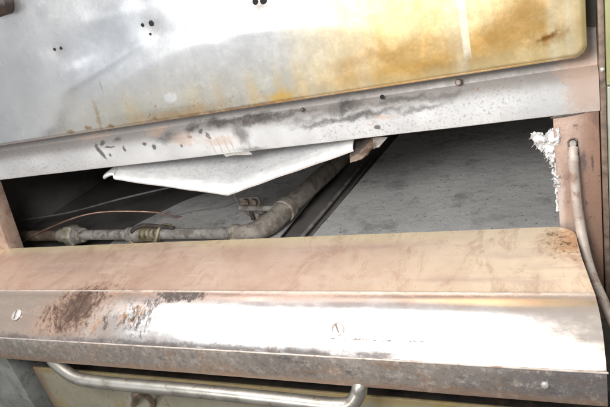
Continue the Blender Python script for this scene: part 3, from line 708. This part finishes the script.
# torn rusty right end: curled rim
tr_ = smooth_path([at(351, 161.5, y=.020), at(358, 159.5, y=.017), at(364, 156.5, y=.016), at(369, 151, y=.018), at(373, 146, y=.022), at(378, 139, y=.028)], 5)
g = []
for i, p in enumerate(tr_):
    w = .0026+.0014*gz(i, 0, .9); j = .0015*gz(i, 4, .7)
    g.append([p+Vector((0, .004, -w+j)), p+Vector((-.001, -.002, -w*.3)), p+Vector((0, -.002, w*.5+j)), p+Vector((-.002, .003, w)), p+Vector((-.004, .012, w+.003))])
obj('torn_rim', sheet(NB(), g, .0013), 'rim', bs, label='torn rusty brown rim at the right end of the sheet')
# dark underside flap at right corner
pts = [at(343, 159, y=.024), at(352, 144, y=.024), at(374, 139, y=.03), at(368, 152, y=.024), at(352, 161, y=.022)]
bm = NB(); P4 = [at(351, 156, y=.026), at(371, 146, y=.026), at(376, 132, y=.05), at(346, 140, y=.05)]
g = [[P4[0].lerp(P4[3], t).lerp(P4[1].lerp(P4[2], t), s)+Vector((0, 0, .004*gz(s*3, t*3, 1.3))) for t in [k/8 for k in range(9)]] for s in [k/12 for k in range(13)]]
obj('crumpled_corner', sheet(bm, g, .0012), 'dark', bs, label='crumpled dark corner of the sheet')
bm = NB(); P3 = [at(374, 149, y=.020), at(373, 138, y=.020), at(388, 137, y=.026), at(379, 147, y=.024)]
g = [[P3[0].lerp(P3[1], t).lerp(P3[3].lerp(P3[2], t), s)+Vector((0, .0015*math.sin(s*4), 0)) for t in (0, .33, .66, 1)] for s in (0, .25, .5, .75, 1)]
obj('corner_tab', sheet(bm, g, .0012), 'pipe', bs, label='small triangular tab at the right end of the sheet')
# ================================================================== STEEL TUBE on the right
tp = [at(573.5, 148, y=.002), at(573, 155, y=-.004), at(573.5, 166, y=-.007), at(575, 182, y=-.008), at(577, 205, y=-.010), at(581, 230, y=-.016), at(586, 254, y=-.030), at(592, 275, y=-.050), at(601, 296, y=-.070), at(611, 318, y=-.090), at(622, 342, y=-.105)]
obj('slot_plug', lathe(NB(), (.0192, .0036, .0600), (0, -1, 0), [(0, .0036), (.0030, .0036), (.0042, .0028)], 18), 'pipe', rp)
st = obj('steel_tube', tube(NB(), smooth_path(tp, 8), [.0047]*9+[.0052]*200, 18, wob=.03), 'tube', label='bare steel tube bending out of the right post slot past the cover', cat='tube')
bm = NB(); lathe(bm, at(573.3, 156, y=-.005), tp[2]-tp[1], [(0, .0044), (.0006, .0051), (.006, .0053), (.0075, .0046)], 18); ob_ = obj('ferrule', bm, 'tube', st)
# ================================================================== INSULATION SCRAPS
def scrap(name, label, quad, nu, nv, amp, y, seedv, thick):
    q = [at(*p, y=y) for p in quad]; g = []
    for i in range(nu+1):
        s_ = i/nu; row = []
        for j in range(nv+1):
            t = j/nv; p = q[0].lerp(q[1], s_).lerp(q[3].lerp(q[2], s_), t)
            e = math.sin(math.pi*s_)
            p += Vector((amp*.45*mn.noise(p*160+Vector((seedv, 0, 0))), amp*(mn.noise(p*110+Vector((0, seedv, 0)))+.35*mn.noise(p*260)), amp*.45*mn.noise(p*150+Vector((0, 0, seedv)))))
            row.append(p)
        g.append(row)
    return obj(name, sheet(NB(), g, thick), 'wool', label=label, cat='insulation')
rows_ = [((551, 131), (559, 128)), ((546, 135), (559, 136)), ((534, 134.5), (559, 143)), ((532, 139), (559, 149)), ((538, 145.5), (559, 155)), ((544, 150), (559, 161)), ((547, 156), (559, 167)), ((551, 161), (559, 174)), ((553, 168), (559, 182)), ((555, 175), (559, 190)), ((556.5, 184), (559, 202)), ((557.3, 196), (559, 214))]
L_ = smooth_path([at(*a, y=.009) for a, b in rows_], 6); R_ = smooth_path([at(*b, y=.007) for a, b in rows_], 6); g = []
for i, (a, b) in enumerate(zip(L_, R_)):
    row = []
    for j in range(31):
        p = a.lerp(b, j/30); w = 1-.6*j/30
        p = p+Vector((.0035*mn.noise(p*190+Vector((3, 0, 0)))*w, .009*mn.noise(p*95)+.005*mn.noise(p*240)+.0022*mn.noise(p*560), .0035*mn.noise(p*190+Vector((0, 0, 8)))*w))
        row.append(p)
    g.append(row)
bm = sheet(NB(), g, .0022)
tuft = obj('insulation_scrap', bm, 'wool', label='torn white insulation tuft poking out beside the right post', cat='insulation')
bm = NB()
for k in range(60):
    p = L_[random.randrange(2, len(L_)-2)].copy(); d = Vector((random.uniform(-1, .2), random.uniform(-.8, .4), random.uniform(-.8, .6)))*random.uniform(.002, .006)
    tube(bm, [p-d*.4, p+d*.5+Vector((0, 0, random.uniform(-.001, .001))), p+d], .00022, 4)
fb = obj('loose_fibres', bm, 'wool', tuft); fb['kind'] = 'stuff'
# ================================================================== back wall of the room seen nowhere else: floor below the ovens
bm = NB(); box(bm, -3, 3, -3, 2, -.44, -.421); g_ = obj('floor', bm, 'dark', kind='structure')
